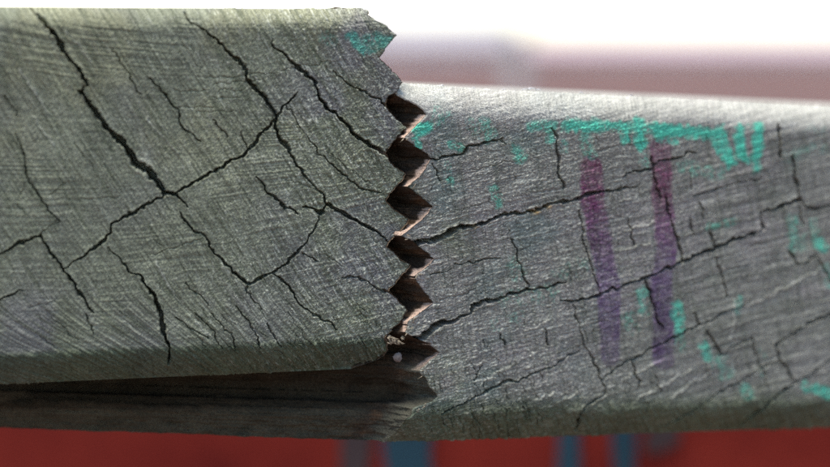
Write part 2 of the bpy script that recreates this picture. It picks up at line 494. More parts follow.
# worn paint: x0, y0, x1, y1, half width, strength, patch number
TEAL_R = [
    (569, 125, 596, 126, 5, 1, 0), (596, 126, 624, 125, 2.6, .9, 0), (624, 127, 627, 140, 3, .9, 0), (639, 122, 641, 145, 4.5, 1, 0),
    (654, 127, 660, 138, 3.5, .9, 0), (659, 130, 720, 134, 5, 1.2, 0), (567, 127, 660, 128, 4, .8, 0), (669, 139, 675, 143, 3, .8, 0), (720, 130, 730, 163, 4.6, 1, 0),
    (715, 142, 727, 160, 3, .9, 0), (740, 129, 741, 155, 4.2, 1, 0), (741, 155, 747, 159, 3.5, .9, 0), (759, 127, 757, 156, 4.2, 1, 0),
    (755, 157, 756, 170, 3.5, .75, 0), (738, 128, 764, 128, 2.5, .5, 0), (620, 130, 623, 141, 2.6, .7, 0), (586, 133, 589, 153, 5, .5, 0),
    (532, 126, 551, 126, 4.5, .72, 1), (550, 126, 551, 142, 3.2, .65, 1), (564, 143, 564, 150, 2.5, .55, 1),
    (484, 124, 488, 136, 6, .5, 2), (517, 150, 520, 158, 4.5, .58, 2), (470, 122, 476, 131, 4, .38, 2),
    (453, 145, 461, 149, 3.6, .62, 3), (448, 163, 451, 185, 2.8, .5, 3), (494, 188, 498, 203, 4, .5, 3),
    (419, 130, 426, 128, 5, .95, 4), (415, 138, 419, 148, 3, .8, 4), (436, 112, 450, 118, 4, .4, 4), (434, 122, 448, 116, 4, .35, 4),
    (684, 167, 720, 173, 5, .5, 5), (644, 158, 646, 165, 4, .5, 5),
    (797, 153, 823, 149, 5, .55, 6), (812, 128, 822, 130, 4, .42, 6), (788, 156, 794, 170, 4, .35, 6),
    (710, 227, 733, 222, 3.2, .62, 7), (792, 219, 794, 248, 4.2, .75, 8), (819, 241, 822, 247, 4.6, 1, 9), (813, 222, 815, 232, 3.4, .6, 9),
    (802, 228, 804, 245, 5, .4, 8), (825, 267, 832, 284, 3.6, .6, 9),
    (739, 298, 737, 309, 3, .65, 10), (642, 290, 643, 310, 4.5, .62, 11), (629, 316, 632, 325, 6, .42, 11), (677, 305, 679, 331, 4.2, .95, 12),
    (680, 336, 681, 348, 3.6, .5, 12), (704, 346, 708, 356, 4.4, .9, 13), (718, 362, 726, 372, 6.5, .5, 13), (745, 388, 749, 395, 4.2, .7, 14),
    (761, 355, 763, 372, 3.5, .45, 14), (806, 386, 832, 394, 4.2, 1, 15), (508, 300, 552, 294, 8, .33, 16), (514, 262, 518, 275, 6, .34, 16),
    (560, 272, 592, 266, 7, .25, 16), (498, 325, 520, 318, 7, .28, 16),
]
TEAL_L = [(352, 37, 362, 49, 4.2, .95, 0), (366, 40, 385, 41, 5.2, .75, 0), (366, 49, 371, 52, 3, .7, 0), (326, 38, 331, 41, 5, .42, 1), (372, 44, 382, 49, 3.5, .5, 0)]
PURP = [
    [(591, 166, 11), (592, 200, 11.5), (603, 254, 11.5), (608, 285, 11.5), (609, 314, 10.5), (610, 357, 9)],
    [(661, 148, 10.5), (662, 197, 10), (666, 247, 10.5), (661, 282, 11.5), (663, 314, 11), (664, 359, 10.5)],
]

# joint outlines: x of each board's edge for a given y
ZL = np.array([(384, -40), (384, 9), (379, 12.5), (373.5, 15), (376, 18), (379, 21), (386.5, 25), (388, 29), (396, 35.5), (388, 46), (379, 58), (390, 68), (401.5, 82), (399, 91), (388, 96.5), (384.5, 103),
               (395, 118), (407, 128), (396, 138), (385, 153), (394, 166), (406, 173.5), (400, 184), (390, 194.5), (386.5, 201), (394, 209.5), (409.5, 219),
               (403.5, 229), (390, 242), (388.5, 247), (400, 258.5), (411, 265.5), (400, 279), (389, 291), (400, 302), (408, 311), (400, 323), (392.5, 329),
               (386, 337), (388, 345), (392.5, 350), (393, 357), (389, 363), (378, 369), (370, 374), (366, 420)])
ZR = np.array([(401, 40), (400.5, 84), (400, 91), (408, 99.5), (418, 106), (426, 114.5), (419, 123), (412, 129), (404, 138), (412, 144), (418, 149), (426, 154), (431, 160),
               (424, 170.5), (414, 181), (408, 187), (413, 191.5), (422.5, 199), (433, 206.5), (422.5, 219), (408, 230), (402, 236), (412, 241), (425, 252), (435, 259),
               (427.5, 267), (414, 276), (416, 282), (424, 292), (433.5, 303), (418, 314.5), (408, 322), (405, 332), (414, 338), (430, 344), (440, 352.5), (428.5, 362),
               (418, 371), (425, 378), (432, 390), (438, 396.5), (430, 402), (413, 408), (408, 420), (407, 450), (407, 520)])

FL = Frame(395, 190, 0.2970, R(11))
FR = Frame(430, 263, 0.3000, R(19))


# ------------------------------------------------------------------ generic board builder
def build_front(F, edge_px, top_pts, bot_pts, far_px, arc_v, arc_w, ch_v, ch_w, back_w, slope, side, relief, colour, dens):
    """continuous skin: top face, rounded top arris, front face, chamfer, underside.
    side=-1: board runs left of its edge, +1: right of it."""
    (ut, vt) = F.uv([p[0] for p in top_pts], [p[1] for p in top_pts])
    (ub, vb) = F.uv([p[0] for p in bot_pts], [p[1] for p in bot_pts])
    pt = np.polyfit(ut, vt, 1); pb = np.polyfit(ub, vb, 1)
    ue, ve = F.uv(edge_px[:, 0], edge_px[:, 1])
    o = np.argsort(ve); ue, ve = ue[o], ve[o]

    def edge_u(v):
        e = np.interp(v, ve, ue)
        return e + 2.4 * (vn(v / 4.0, v * 0 + 3.3, 5) - .5) + 2.0 * (vn(v / 1.2, v * 0 + 1.3, 6) - .5)
    umid = ue.mean()
    v_top, v_bot = np.polyval(pt, umid), np.polyval(pb, umid)
    H = v_top - v_bot
    # profile rows: fraction of height (measured from the top edge), offset from the top / bottom line, depth
    rows = []                                     # (kind, value, w)
    nA = int(arc_v * dens * 1.25); nF = int((H - arc_v - ch_v) * dens); nC = int(ch_v * dens * 1.2)
    for k in range(14):
        t = 1 - k / 14
        rows.append(('t', 0.0, arc_w + (back_w - arc_w) * t ** 2))
    for k in range(nA):
        a_ = (k / nA) * math.pi / 2
        rows.append(('t', arc_v * (1 - math.cos(a_)), arc_w * (1 - math.sin(a_))))
    for k in range(nF):
        rows.append(('f', k / nF, 0.0))
    for k in range(nC):
        t = k / nC
        rows.append(('b', ch_v * (1 - t) , ch_w * (t ** 1.35)))
    for k in range(15):
        t = k / 14
        rows.append(('b', 0.0, ch_w + (back_w - ch_w) * t ** 2 + 0.01))
    nr = len(rows)
    # columns: parameter along the board
    uf, _ = F.uv([-14 if side < 0 else 846], [230])
    uo, _ = F.uv([far_px], [230])
    ncf = int(abs(umid - uf[0]) * dens)
    tf = np.linspace(0, 1, ncf)                        # fine: from frame edge to joint edge
    coarse = np.linspace(0, 1, 100)[:-1]
    kind = np.array([r[0] for r in rows]); val = np.array([r[1] for r in rows]); wd = np.array([r[2] for r in rows])

    def v_of(u):                                       # (nr, ncol)
        T = np.polyval(pt, u); B = np.polyval(pb, u)
        ft = T - arc_v; fb = B + ch_v
        out = np.where(kind[:, None] == 't', T - val[:, None], np.where(kind[:, None] == 'b', B + val[:, None], ft + (fb - ft) * val[:, None]))
        return out
    v_edge = v_of(np.full((nr, 1), umid))[:, 0]
    for _ in range(3):
        e = edge_u(v_edge)
        v_edge = v_of(e[:, None])[:, 0]
    e = edge_u(v_edge) - path(wd, slope)                    # the scarf cut runs back to the left
    Uc = uo[0] + coarse[None] * (uf[0] - uo[0]) + 0 * e[:, None]
    if side < 0:
        Uf = uf[0] + tf[None] * (np.maximum(e, uo[0] + 30)[:, None] - uf[0])
        U = np.concatenate([Uc, Uf], 1)
    else:
        Uf = e[:, None] + tf[None] * (uf[0] - e[:, None])
        U = np.concatenate([Uf, Uc[:, ::-1]], 1)
    V = v_of(U)
    Wd = np.repeat(wd[:, None], U.shape[1], 1)
    P0 = F.world(U, V, Wd)
    px, py = project(P0)
    # smooth base normal from the profile
    tv = np.gradient(V[:, V.shape[1] // 2]); tw = np.gradient(wd)
    nv, nw = tw, -tv
    k = np.hypot(nv, nw) + 1e-9
    nv, nw = nv / k, nw / k
    nw_, nv_ = nw.copy(), nv.copy()
    sgn = np.where(nw_[nr // 2] > 0, -1, 1)
    nv, nw = nv * sgn, nw * sgn
    nrm = nv[:, None] * F.V + nw[:, None] * F.W
    # distance (in photo units) to the cut edge, for worn arrises
    de = np.abs(U - e[:, None])
    vis = ((kind == 'f') | ((kind == 't') & (val > 0)) | ((kind == 'b') & (val > 0))).astype(float)
    h, info = relief(px, py, vis[:, None] * np.ones_like(px), de)
    chm = np.where(kind == 'b', np.clip(1 - val / ch_v, 0, 1), 0)[:, None] + 0 * px
    P = P0 + S * h[..., None] * nrm[:, None, :]
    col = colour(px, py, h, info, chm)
    N = grid_normals(P)
    want = nrm[:, None, :]
    flip = (N * want).sum(-1).mean() < 0
    if flip:
        N = -N
    Fc = grid_faces(*px.shape)
    q = P.reshape(-1, 3)
    fn = np.cross(q[Fc[0, 1]] - q[Fc[0, 0]], q[Fc[0, 3]] - q[Fc[0, 0]])
    mid = len(Fc) // 2
    fn = np.cross(q[Fc[mid, 1]] - q[Fc[mid, 0]], q[Fc[mid, 3]] - q[Fc[mid, 0]])
    if fn @ F.W > 0:
        Fc = Fc[:, ::-1]
    cpx = px.ravel()[Fc].mean(1); cpy = py.ravel()[Fc].mean(1)
    prof = dict(v_edge=v_edge, wd=wd, kind=kind, edge=edge_u, hedge=h, side=side)
    return P.reshape(-1, 3), N.reshape(-1, 3), col.reshape(-1, 3), Fc, cpx, cpy, info, prof


def build_cut(F, prof, slope, w_end, outward, raw_colour, dens_t, groove=None):
    """ruled scarf surface behind the zigzag edge: ridges running back along the cut"""
    sel = np.nonzero((prof['kind'] == 'f') | (prof['wd'] < prof['wd'].max() * 0.2) & (prof['kind'] != 'x'))[0]
    vis = []
    for i in sel:                                      # rows with distinct v only
        if not vis or abs(prof['v_edge'][i] - prof['v_edge'][vis[-1]]) > 0.12:
            vis.append(i)
    vis = np.array(vis)
    v = prof['v_edge'][vis]; w0 = prof['wd'][vis]
    e = prof['edge'](v)
    t = dens_t
    W = w0[:, None] + (w_end - w0[:, None]) * t[None]
    Uu = e[:, None] - path(W, slope)
    Vv = np.repeat(v[:, None], len(t), 1)
    P0 = F.world(Uu, Vv, W)
    N = grid_normals(P0)
    away = outward[0] * F.U + outward[1] * F.W
    if (N @ away).mean() < 0:
        N = -N
    L = path(W, slope) - path(w0, slope)[:, None]
    fade = np.clip(L / 5.0, 0, 1)
    n1 = vn(Uu / 30, Vv / 1.6, 2) - .5
    n2 = vn(Uu / 9, Vv / 5, 3) - .5
    n3 = vn(Uu / 2.5, Vv / 2.5, 4) - .5
    h = fade * (2.0 * n1 + 3.2 * n2 + 1.6 * n3)
    if groove is not None:
        gv, bv = groove
        far_ = sstep(8, 40, L)
        h = h - far_ * 7 * np.exp(-((Vv - gv) / 13) ** 2) + far_ * 6 * np.exp(-((Vv - bv) / 11) ** 2)
    P = P0 + S * h[..., None] * N
    N2 = grid_normals(P)
    if (N2 * N).sum(-1).mean() < 0:
        N2 = -N2
    px, py = project(P)
    up = N[..., 2]
    col = raw_colour(Uu, Vv, L, up, px, py)
    Fc = grid_faces(*W.shape)
    q = P.reshape(-1, 3)
    m = len(Fc) // 2
    fn = np.cross(q[Fc[m, 1]] - q[Fc[m, 0]], q[Fc[m, 3]] - q[Fc[m, 0]])
    if fn @ N.reshape(-1, 3)[Fc[m, 0]] < 0:
        Fc = Fc[:, ::-1]
    return q, N2.reshape(-1, 3), col.reshape(-1, 3), Fc, py.ravel()[Fc].mean(1), L.ravel()[Fc].mean(1)


def crack_relief(px, py, cracks, scr, ridges, seed, depth_k):
    wx = px + 3.6 * (vn(px / 6, py / 6, seed) - .5) + 1.7 * (vn(px / 2.4, py / 2.4, seed + 1) - .5)
    wy = py + 3.6 * (vn(px / 6, py / 6, seed + 2) - .5) + 1.7 * (vn(px / 2.4, py / 2.4, seed + 3) - .5)
    k, w = seg_dist(wx, wy, cracks, 4)
    wob = 0.80 + 0.62 * vn(px / 8, py / 8, seed + 4)
    k = k / (wob * np.where(w > 1.2, .86, 1.0))
    deep = np.where(w < .52, 4.0 * w, 3.0 + depth_k * (w - .4))
    prof = np.clip(1.0 - k, 0, 1)
    hc = -deep * np.minimum(1, 1.7 * prof) ** 0.8
    lip = np.exp(-((k - 1.5) / 0.5) ** 2) * np.where(k < 4, 1, 0)
    hc = hc + 0.25 * w * lip
    ks, ws = seg_dist(wx, wy, scr, 3)
    hc = hc - 1.3 * np.clip(1.3 - ks, 0, 1)
    kr, wr = seg_dist(wx, wy, ridges, 4)
    ridge = np.clip(1.3 - kr, 0, 1)
    hc = hc + 0.8 * ridge
    crk = prof
    return hc, crk, ridge


def random_checks(seed, n, x0, x1, y0, y1, deg, spread, l0, l1, w0, w1):
    r = np.random.default_rng(seed)
    out = []
    for _ in range(n):
        x, y = r.uniform(x0, x1), r.uniform(y0, y1)
        a_ = R(deg + r.normal(0, spread)); L = r.uniform(l0, l1); w = r.uniform(w0, w1)
        b_ = a_ + r.normal(0, .15)
        xm, ym = x + L * .5 * math.cos(a_), y + L * .5 * math.sin(a_)
        out.append([(x, y, w * .6), (xm, ym, w), (xm + L * .5 * math.cos(b_), ym + L * .5 * math.sin(b_), w * .5)])
    return out


CHK_L = random_checks(3, 60, -10, 385, 10, 330, 58, 7, 5, 20, .3, .45) + random_checks(4, 30, 180, 400, 290, 366, 55, 14, 8, 24, .3, .5)
CHK_R = (random_checks(5, 110, 425, 840, 115, 400, 80, 6, 6, 22, .3, .5) + random_checks(6, 60, 430, 840, 115, 420, -17, 5, 8, 30, .3, .48)
         + random_checks(8, 60, 420, 540, 360, 440, 70, 10, 8, 22, .35, .6))


def bend(px, py):
    """left board: grain flattens towards the lower left"""
    low = np.clip(py - 285, 0, 120)
    return px - 0.012 * low ** 2 * np.clip(1.2 - px / 330, 0, 1)


def relief_left(px, py, vis, de):
    h, crk, ridge = crack_relief(px, py, [[(x, y, w * (1.14 if w > 1 else .92)) for x, y, w in l_] for l_ in CR_L] + CHK_L, SCR_L, RIDGE_L, 1, 7.5)
    bx = bend(px, py) + 7 * (fbm(px, py, 60, 2, 2) - .5)
    s1 = fib(bx, py, 58, 42, 1.5, 3) - .5
    s2 = fib(bx, py, 58, 26, 2.7, 4) - .5
    s3 = fib(bx, py, 62, 80, 6.0, 5) - .5
    # saw marks: flat arcs, rising a little to the right in the lower half
    yy = py + 0.0006 * (px - 260) ** 2 * 0.6 + (0.16 * px) * sstep(90, 200, py) + 5 * (fbm(px, py, 50, 8, 2) - .5)
    saw = vn(px / 45, yy / 2.0, 6) - .5
    saw2 = vn(px / 70, yy / 5.5, 7) - .5
    sawm = 0.35 + 0.9 * sstep(.42, .68, fbm(px, py, 70, 9, 2))
    g1 = vn(px / 0.9, py / 0.9, 10) - .5
    g2 = vn(px / 2.4, py / 2.4, 11) - .5
    rough = 0.65 + 0.8 * sstep(210, 400, px)
    spk = np.clip(fib(bx, py, 66, 4.5, 0.85, 12) - .74, 0, 1) * 4.0
    n = 1.0 * s1 + 1.0 * s2 + 1.0 * s3 + sawm * (0.8 * saw + 0.5 * saw2) + rough * (0.95 * g1 + 0.65 * g2) + .6 * rough * spk
    big = 5.0 * (fbm(px, py, 110, 13, 2) - .5)
    # chamfer: rough torn fibres
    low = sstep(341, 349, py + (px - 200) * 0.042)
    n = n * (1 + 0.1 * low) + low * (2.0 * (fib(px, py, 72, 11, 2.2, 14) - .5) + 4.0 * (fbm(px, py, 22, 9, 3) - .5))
    # rounded arris at the cut
    worn = -1.8 * np.clip(1 - de / 2.2, 0, 1) ** 2
    return vis * (h + n + big) + worn * vis, dict(crk=crk, ridge=ridge, s=s1 + s2, g=g1, spk=spk, low=low)


def relief_right(px, py, vis, de):
    h, crk, ridge = crack_relief(px, py, [[(x, y, w * (1.2 if w > 1.25 else 1.05)) for x, y, w in l_] for l_ in CR_R] + CHK_R, SCR_R, RIDGE_R, 5, 7.5)
    wx = px + 6 * (fbm(px, py, 55, 2, 2) - .5)
    wy = py + 6 * (fbm(px, py, 55, 3, 2) - .5)
    s1 = fib(wx, wy, 79, 30, 1.5, 3) - .5
    s2 = fib(wx, wy, 80, 18, 3.4, 4) - .5
    q1 = fib(wx, wy, -14, 34, 1.6, 5) - .5
    q2 = fib(wx, wy, -16, 55, 4.2, 6) - .5
    q3 = fib(wx, wy, -17, 90, 9.0, 7) - .5
    g1 = vn(px / 0.9, py / 0.9, 10) - .5
    g2 = vn(px / 2.4, py / 2.4, 11) - .5
    far = sstep(560, 760, px)
    rough = 1.25 - 0.5 * far
    spk = np.clip(fib(wx, wy, -12, 3.6, 0.85, 12) - .74, 0, 1) * 4.0
    n = 0.9 * s1 + 0.7 * s2 + 0.6 * q1 + (0.38 + .5 * far) * q2 + (0.3 + .4 * far) * q3 + rough * (0.95 * g1 + 0.6 * g2) + .32 * rough * spk
    big = 4.0 * (fbm(px, py, 100, 13, 2) - .5)
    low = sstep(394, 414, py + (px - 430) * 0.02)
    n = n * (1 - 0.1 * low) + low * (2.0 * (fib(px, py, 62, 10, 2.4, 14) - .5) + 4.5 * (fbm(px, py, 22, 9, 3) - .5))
    n = n * (1 - .45 * sstep(126, 108, py - (px - 430) * .035))
    worn = -1.8 * np.clip(1 - de / 2.2, 0, 1) ** 2
    return vis * (h + n + big) + worn * vis, dict(crk=crk, ridge=ridge, s=s1 + q1, g=g1, spk=spk, low=low)


def mixc(a, b, f):
    return a + (b - a) * f[..., None]


def teal_mask(px, py, h, strokes):
    m = np.zeros_like(px); owner = np.full(px.shape, -1)
    wx = px + 5 * (vn(px / 4, py / 4, 9) - .5); wy = py + 5 * (vn(px / 4, py / 4, 10) - .5)
    grainy = vn(px / 1.1, py / 1.5, 4) * .42 + vn(px / 2.6, py / 5.0, 7) * .33 + vn(px / 7, py / 7, 3) * .25
    for x0, y0, x1, y1, w, st, g_ in strokes:
        st = st * (.8 if g_ >= 5 else 1)
        k, _ = seg_dist(wx, wy, [[(x0, y0, w), (x1, y1, w)]], 8)
        v = st * np.clip(1.55 - k, 0, 1) ** .6
        v = v * sstep(0.70 - 0.50 * st, 0.94 - 0.50 * st, grainy + 0.10)
        better = v > m
        m = np.where(better, v, m); owner = np.where(better & (v > .2), g_, owner)
    m = m * (0.35 + 0.65 * sstep(-2.5, 0.6, h)) * (.8 + .25 * vn(px / .9, py / .9, 5))
    return np.clip(m, 0, .88), owner


def colour_left(px, py, h, info, chm):
    base = np.array([0.195, 0.198, 0.150])
    olive = np.array([0.235, 0.225, 0.150]); cool = np.array([0.185, 0.172, 0.182]); pale = np.array([0.37, 0.365, 0.32]); dark = np.array([0.095, 0.102, 0.070])
    c = np.ones(px.shape + (3,)) * base
    c = mixc(c, olive, 0.55 * sstep(.5, .72, fbm(px, py, 60, 1)) * sstep(240, 90, py))
    c = mixc(c, cool, 0.8 * np.clip(sstep(.45, .7, fbm(px + 40, py, 55, 6)) * (0.25 + sstep(240, 380, px)) + .6 * sstep(265, 320, py) * sstep(.4, .65, fbm(px, py, 50, 5)), 0, 1))
    c = mixc(c, pale, np.clip(0.75 * sstep(.66, .8, fib(bend(px, py), py, 58, 16, 1.2, 11)) * (0.25 + sstep(180, 360, px)), 0, 1) * .55)
    c = mixc(c, pale, .6 * info['ridge'])
    c = mixc(c, dark, 0.55 * sstep(.60, .82, fib(bend(px, py), py, 58, 40, 2.2, 9)))
    c = mixc(c, np.array([0.064, 0.078, 0.048]), .8 * info['low'])  # shade on the down-facing chamfer painted in as a dark green tint
    blob = np.exp(-(((px - 146) / 9) ** 2 + ((py - 158) / 14) ** 2))
    c = mixc(c, pale * 1.05, .6 * blob)
    fine = 0.62 + 0.5 * fib(bend(px, py), py, 60, 9, 0.95, 2) + 0.26 * vn(px / .8, py / .8, 15)
    c = mixc(c, pale * 1.25, np.clip(info['spk'] * 1.1, 0, .7) * (.35 + .65 * sstep(120, 330, px)) * (1 - .6 * info['low']))
    c *= np.array([0.97, 0.985, 0.875])
    c *= (fine * (0.80 + 0.4 * fbm(px, py, 28, 12)))[..., None]
    m, own = teal_mask(px, py, h, TEAL_L)
    info['teal'], info['own'] = m, own
    c = mixc(c, np.array([0.070, 0.32, 0.235]), m)
    info['purp'] = np.zeros_like(px); info['pown'] = np.full(px.shape, -1)
    return c


def colour_right(px, py, h, info, chm):
    base = np.array([0.225, 0.214, 0.205])
    green = np.array([0.180, 0.192, 0.140]); lil = np.array([0.250, 0.224, 0.232]); pale = np.array([0.44, 0.43, 0.40]); dark = np.array([0.120, 0.124, 0.105])
    c = np.ones(px.shape + (3,)) * base
    c = mixc(c, green, 0.75 * np.clip(sstep(.42, .68, fbm(px, py, 60, 1)) * (sstep(560, 430, px) * .8 + .2) + .6 * sstep(370, 420, py), 0, 1))
    c = mixc(c, lil, 0.7 * sstep(.45, .7, fbm(px + 40, py, 60, 6)))
    c = mixc(c, np.array([0.155, 0.205, 0.205]), 0.55 * sstep(.45, .7, fbm(px, py, 45, 4)) * sstep(630, 520, px))
    c = mixc(c, pale, .5 * sstep(.66, .8, fib(px, py, -14, 14, 1.2, 11)) * (1.1 - .5 * sstep(560, 700, px)))
    c = mixc(c, pale, .65 * info['ridge'])
    c = mixc(c, dark, 0.45 * sstep(.60, .82, fib(px, py, 80, 30, 2.4, 9)))
    c = mixc(c, dark, 0.35 * sstep(.62, .82, fib(px, py, -15, 50, 3.4, 8)))
    c = mixc(c, np.array([0.068, 0.080, 0.048]), .76 * info['low'])  # chamfer shade painted into the colour here too, dark green
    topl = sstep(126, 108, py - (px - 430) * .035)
    c = mixc(c, np.array([0.47, 0.455, 0.45]), .55 * topl)  # light from above painted onto the top arris as a paler tone
    spot = np.exp(-(((px - 536) / 3.2) ** 2 + ((py - 211) / 3.0) ** 2)) + .8 * np.exp(-(((px - 475) / 2.2) ** 2 + ((py - 226) / 2) ** 2)) + .5 * np.exp(-(((px - 549) / 3) ** 2 + ((py - 207) / 2.5) ** 2))
    c = mixc(c, np.array([0.55, 0.36, 0.16]), np.clip(spot, 0, 1))
    fine = 0.62 + 0.32 * fib(px, py, -13, 7, 0.95, 2) + 0.26 * fib(px, py, 80, 8, 0.95, 1) + 0.22 * vn(px / .8, py / .8, 15)
    c = mixc(c, pale * 1.2, np.clip(info['spk'] * 1.1, 0, .7) * (1 - .6 * sstep(520, 700, px)) * (1 - .7 * info['low']))
    c *= np.array([1.0, 0.99, 0.845])
    c *= (fine * (0.82 + 0.36 * fbm(px, py, 26, 12)))[..., None]
    m, own = teal_mask(px, py, h, TEAL_R)
    pm = np.zeros_like(px); pown = np.full(px.shape, -1)
    wx = px + 3 * (vn(px / 5, py / 9, 1) - .5)
    for i, pl in enumerate(PURP):
        k, w = seg_dist(wx, py, [pl], 6)
        inside = sstep(1.18, .80, k)
        st = (0.80 if i == 0 else .80) * (0.40 + 0.9 * fbm(px, py, 16, 3)) * (0.55 + 0.45 * sstep(.2, .6, vn(px / 1.3, py / 1.3, 2) * .6 + .4 * vn(px / 5, py / 3, 6))) * (.6 + .4 * sstep(-2.5, .5, h))
        v = inside * st
        pown = np.where(k < 1.08, i, pown)
        pm = np.maximum(pm, v)
    mag = np.array([0.66, 0.20, 0.46]); vio = np.array([0.50, 0.31, 0.72])
    f = sstep(170, 290, py + 30 * (fbm(px, py, 30, 9) - .5))
    pc = mixc(np.ones(px.shape + (3,)) * mag, vio, f)
    c = c * (1 + (pc - 1) * np.clip(1.12 * pm, 0, 1)[..., None])
    c = mixc(c, np.array([0.075, 0.52, 0.34]), m)
    info['teal'], info['own'] = m, own
    info['purp'], info['pown'] = pm, pown
    return c


def raw_left(u, v, L, up, px, py):
    c = np.ones(u.shape + (3,)) * np.array([0.10, 0.070, 0.045])
    return c * (0.6 + 0.8 * fbm(u, v * 3, 20, 3))[..., None]


def raw_right(u, v, L, up, px, py):
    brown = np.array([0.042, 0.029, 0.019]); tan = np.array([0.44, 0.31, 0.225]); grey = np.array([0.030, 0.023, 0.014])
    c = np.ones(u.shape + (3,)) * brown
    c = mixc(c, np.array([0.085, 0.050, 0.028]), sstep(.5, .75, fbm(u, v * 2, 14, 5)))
    # bare pale wood brightened to paint in skylight: a strip on the upper flank of each finger, just behind the face
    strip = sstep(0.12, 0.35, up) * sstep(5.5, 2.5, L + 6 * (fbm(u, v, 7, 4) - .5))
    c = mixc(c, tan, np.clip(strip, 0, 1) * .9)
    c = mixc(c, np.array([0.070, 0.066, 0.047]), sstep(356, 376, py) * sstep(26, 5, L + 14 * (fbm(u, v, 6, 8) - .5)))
    c = mixc(c, np.array([0.058, 0.049, 0.031]), sstep(403, 412, py) * sstep(20, 50, L))  # lit lower lip of the ledge, painted as a lighter band
    c = mixc(c, grey, sstep(12, 40, L) * .9 * sstep(412, 403, py))  # shade beneath the left board painted in as near-black brown
    return c * (0.65 + 0.7 * fbm(u, v * 3, 20, 3))[..., None]


# ------------------------------------------------------------------ boards
DENS = 1.9


def emit(root, name_body, skin, cut, bounds, inside, limit, teal_names, purple_label, cut_name):
    P, N, T, Fc, cpx, cpy, info, prof = skin
    lab = np.zeros(len(Fc), int)
    tm = info['teal'].ravel()[Fc].mean(1); ow = info['own'].ravel()[Fc].max(1)
    po = info['pown'].ravel()[Fc].max(1)
    fing = np.digitize(cpy, bounds)
    infing = inside(cpx, cpy) & (cpy < limit)
    lab[infing] = 100 + fing[infing]
    lab[(po >= 0) & ~infing] = 300 + po[(po >= 0) & ~infing]
    sel = (tm > .30) & (ow >= 0) & ~infing
    lab[sel] = 500 + ow[sel]
    nxt = 500
    for k in range(30):                            # every separate dab of paint is a piece of its own
        idx = np.nonzero(lab == 500 + k)[0]
        if not len(idx):
            continue
        lab[idx] = 0
        uv_, inv = np.unique(Fc[idx].ravel(), return_inverse=True)
        inv = inv.reshape(-1, 4)
        vl = np.arange(len(uv_))
        while True:
            fm = vl[inv].min(1)
            new = vl.copy()
            np.minimum.at(new, inv.ravel(), np.repeat(fm, 4))
            new = new[new]
            if (new == vl).all():
                break
            vl = new
        fl_ = vl[inv[:, 0]]
        ids, cnt = np.unique(fl_, return_counts=True)
        for d, n_ in zip(ids, cnt):
            if n_ >= 45:
                lab[idx[fl_ == d]] = 10000 + nxt
                nxt += 1
    cP, cN, cT, cF, ccy, cL = cut
    clab = np.zeros(len(cF), int)
    near = (cL < 26) & (ccy < limit)
    clab[near] = 100 + np.digitize(ccy, bounds)[near]
    def part(name, src, sel, mat, parent):
        v, n, t, f = pick(*src, sel)
        o = mesh_obj(name, v, f, mat, root, normals=n, tint=t)
        o.parent = parent                     # the pieces sit in the root's space; every parent below it is at its origin
        return o
    A, B = (P, N, T, Fc), (cP, cN, cT, cF)
    part(name_body, A, lab == 0, M_WOOD, root)
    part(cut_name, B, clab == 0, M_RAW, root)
    for k in range(len(bounds) + 1):
        a_, b_ = lab == 100 + k, clab == 100 + k
        if a_.sum() < 20:
            continue
        fo = part("finger", A, a_, M_WOOD, root)
        if b_.sum() > 4:
            part("flank", B, b_, M_RAW, fo)
    for k in range(2):
        s_ = lab == 300 + k
        if s_.any():
            o = part("purple_stroke", A, s_, M_WOOD, root)
            o["label"] = purple_label[k]
    for k in range(500, nxt):
        part("teal_paint", A, lab == 10000 + k, M_WOOD, root)
    # back and far end close the timber
    nc = prof['hedge'].shape[1]
    G = P.reshape(-1, nc, 3)
    step = list(range(0, nc, 12)) + [nc - 1]
    bk = np.concatenate([G[0, step], G[-1, step]])
    m_ = len(step)
    mesh_obj("back_face", bk, [(i, i + 1, m_ + i + 1, m_ + i) for i in range(m_ - 1)], M_RAW, root, tint=np.tile([.09, .085, .065], (2 * m_, 1)), smooth=False)
    far_col = G[::6, 0 if prof['side'] < 0 else nc - 1]
    nq = len(far_col) // 2
    endv = np.concatenate([far_col[:nq], far_col[::-1][:nq]])
    mesh_obj("end_face", endv, [(i, i + 1, nq + i + 1, nq + i) for i in range(nq - 1)], M_RAW, root, tint=np.tile([.09, .085, .065], (2 * nq, 1)), smooth=False)


# left board: stands proud, its zigzag end laps over the right one
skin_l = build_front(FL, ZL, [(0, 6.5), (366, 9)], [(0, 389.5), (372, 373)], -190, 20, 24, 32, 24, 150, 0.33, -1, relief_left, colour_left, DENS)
tL = np.concatenate([np.linspace(0, .2, 40), np.linspace(.2, 1, 24)[1:]])
cut_l = build_cut(FL, skin_l[7], 0.33, 150, (0.4, 1.0), raw_left, tL)
ol = FL.world(*[np.array([x], float) for x in (-200, float(skin_l[7]['v_edge'].min()), 60)])[0]
root_l = empty("left_board", ol, "greenish grey cracked board at left, its zigzag end standing proud of the other", "board")
bL = np.array([58, 103, 153, 200, 247, 291])
emit(root_l, "board_face", skin_l, cut_l, bL, lambda x, y: x > np.interp(y, [9, 58, 103, 153, 200, 247, 291, 337], [372, 378, 383, 384, 386, 388, 388, 386]) + .5, 337, None, None, "scarf_face")

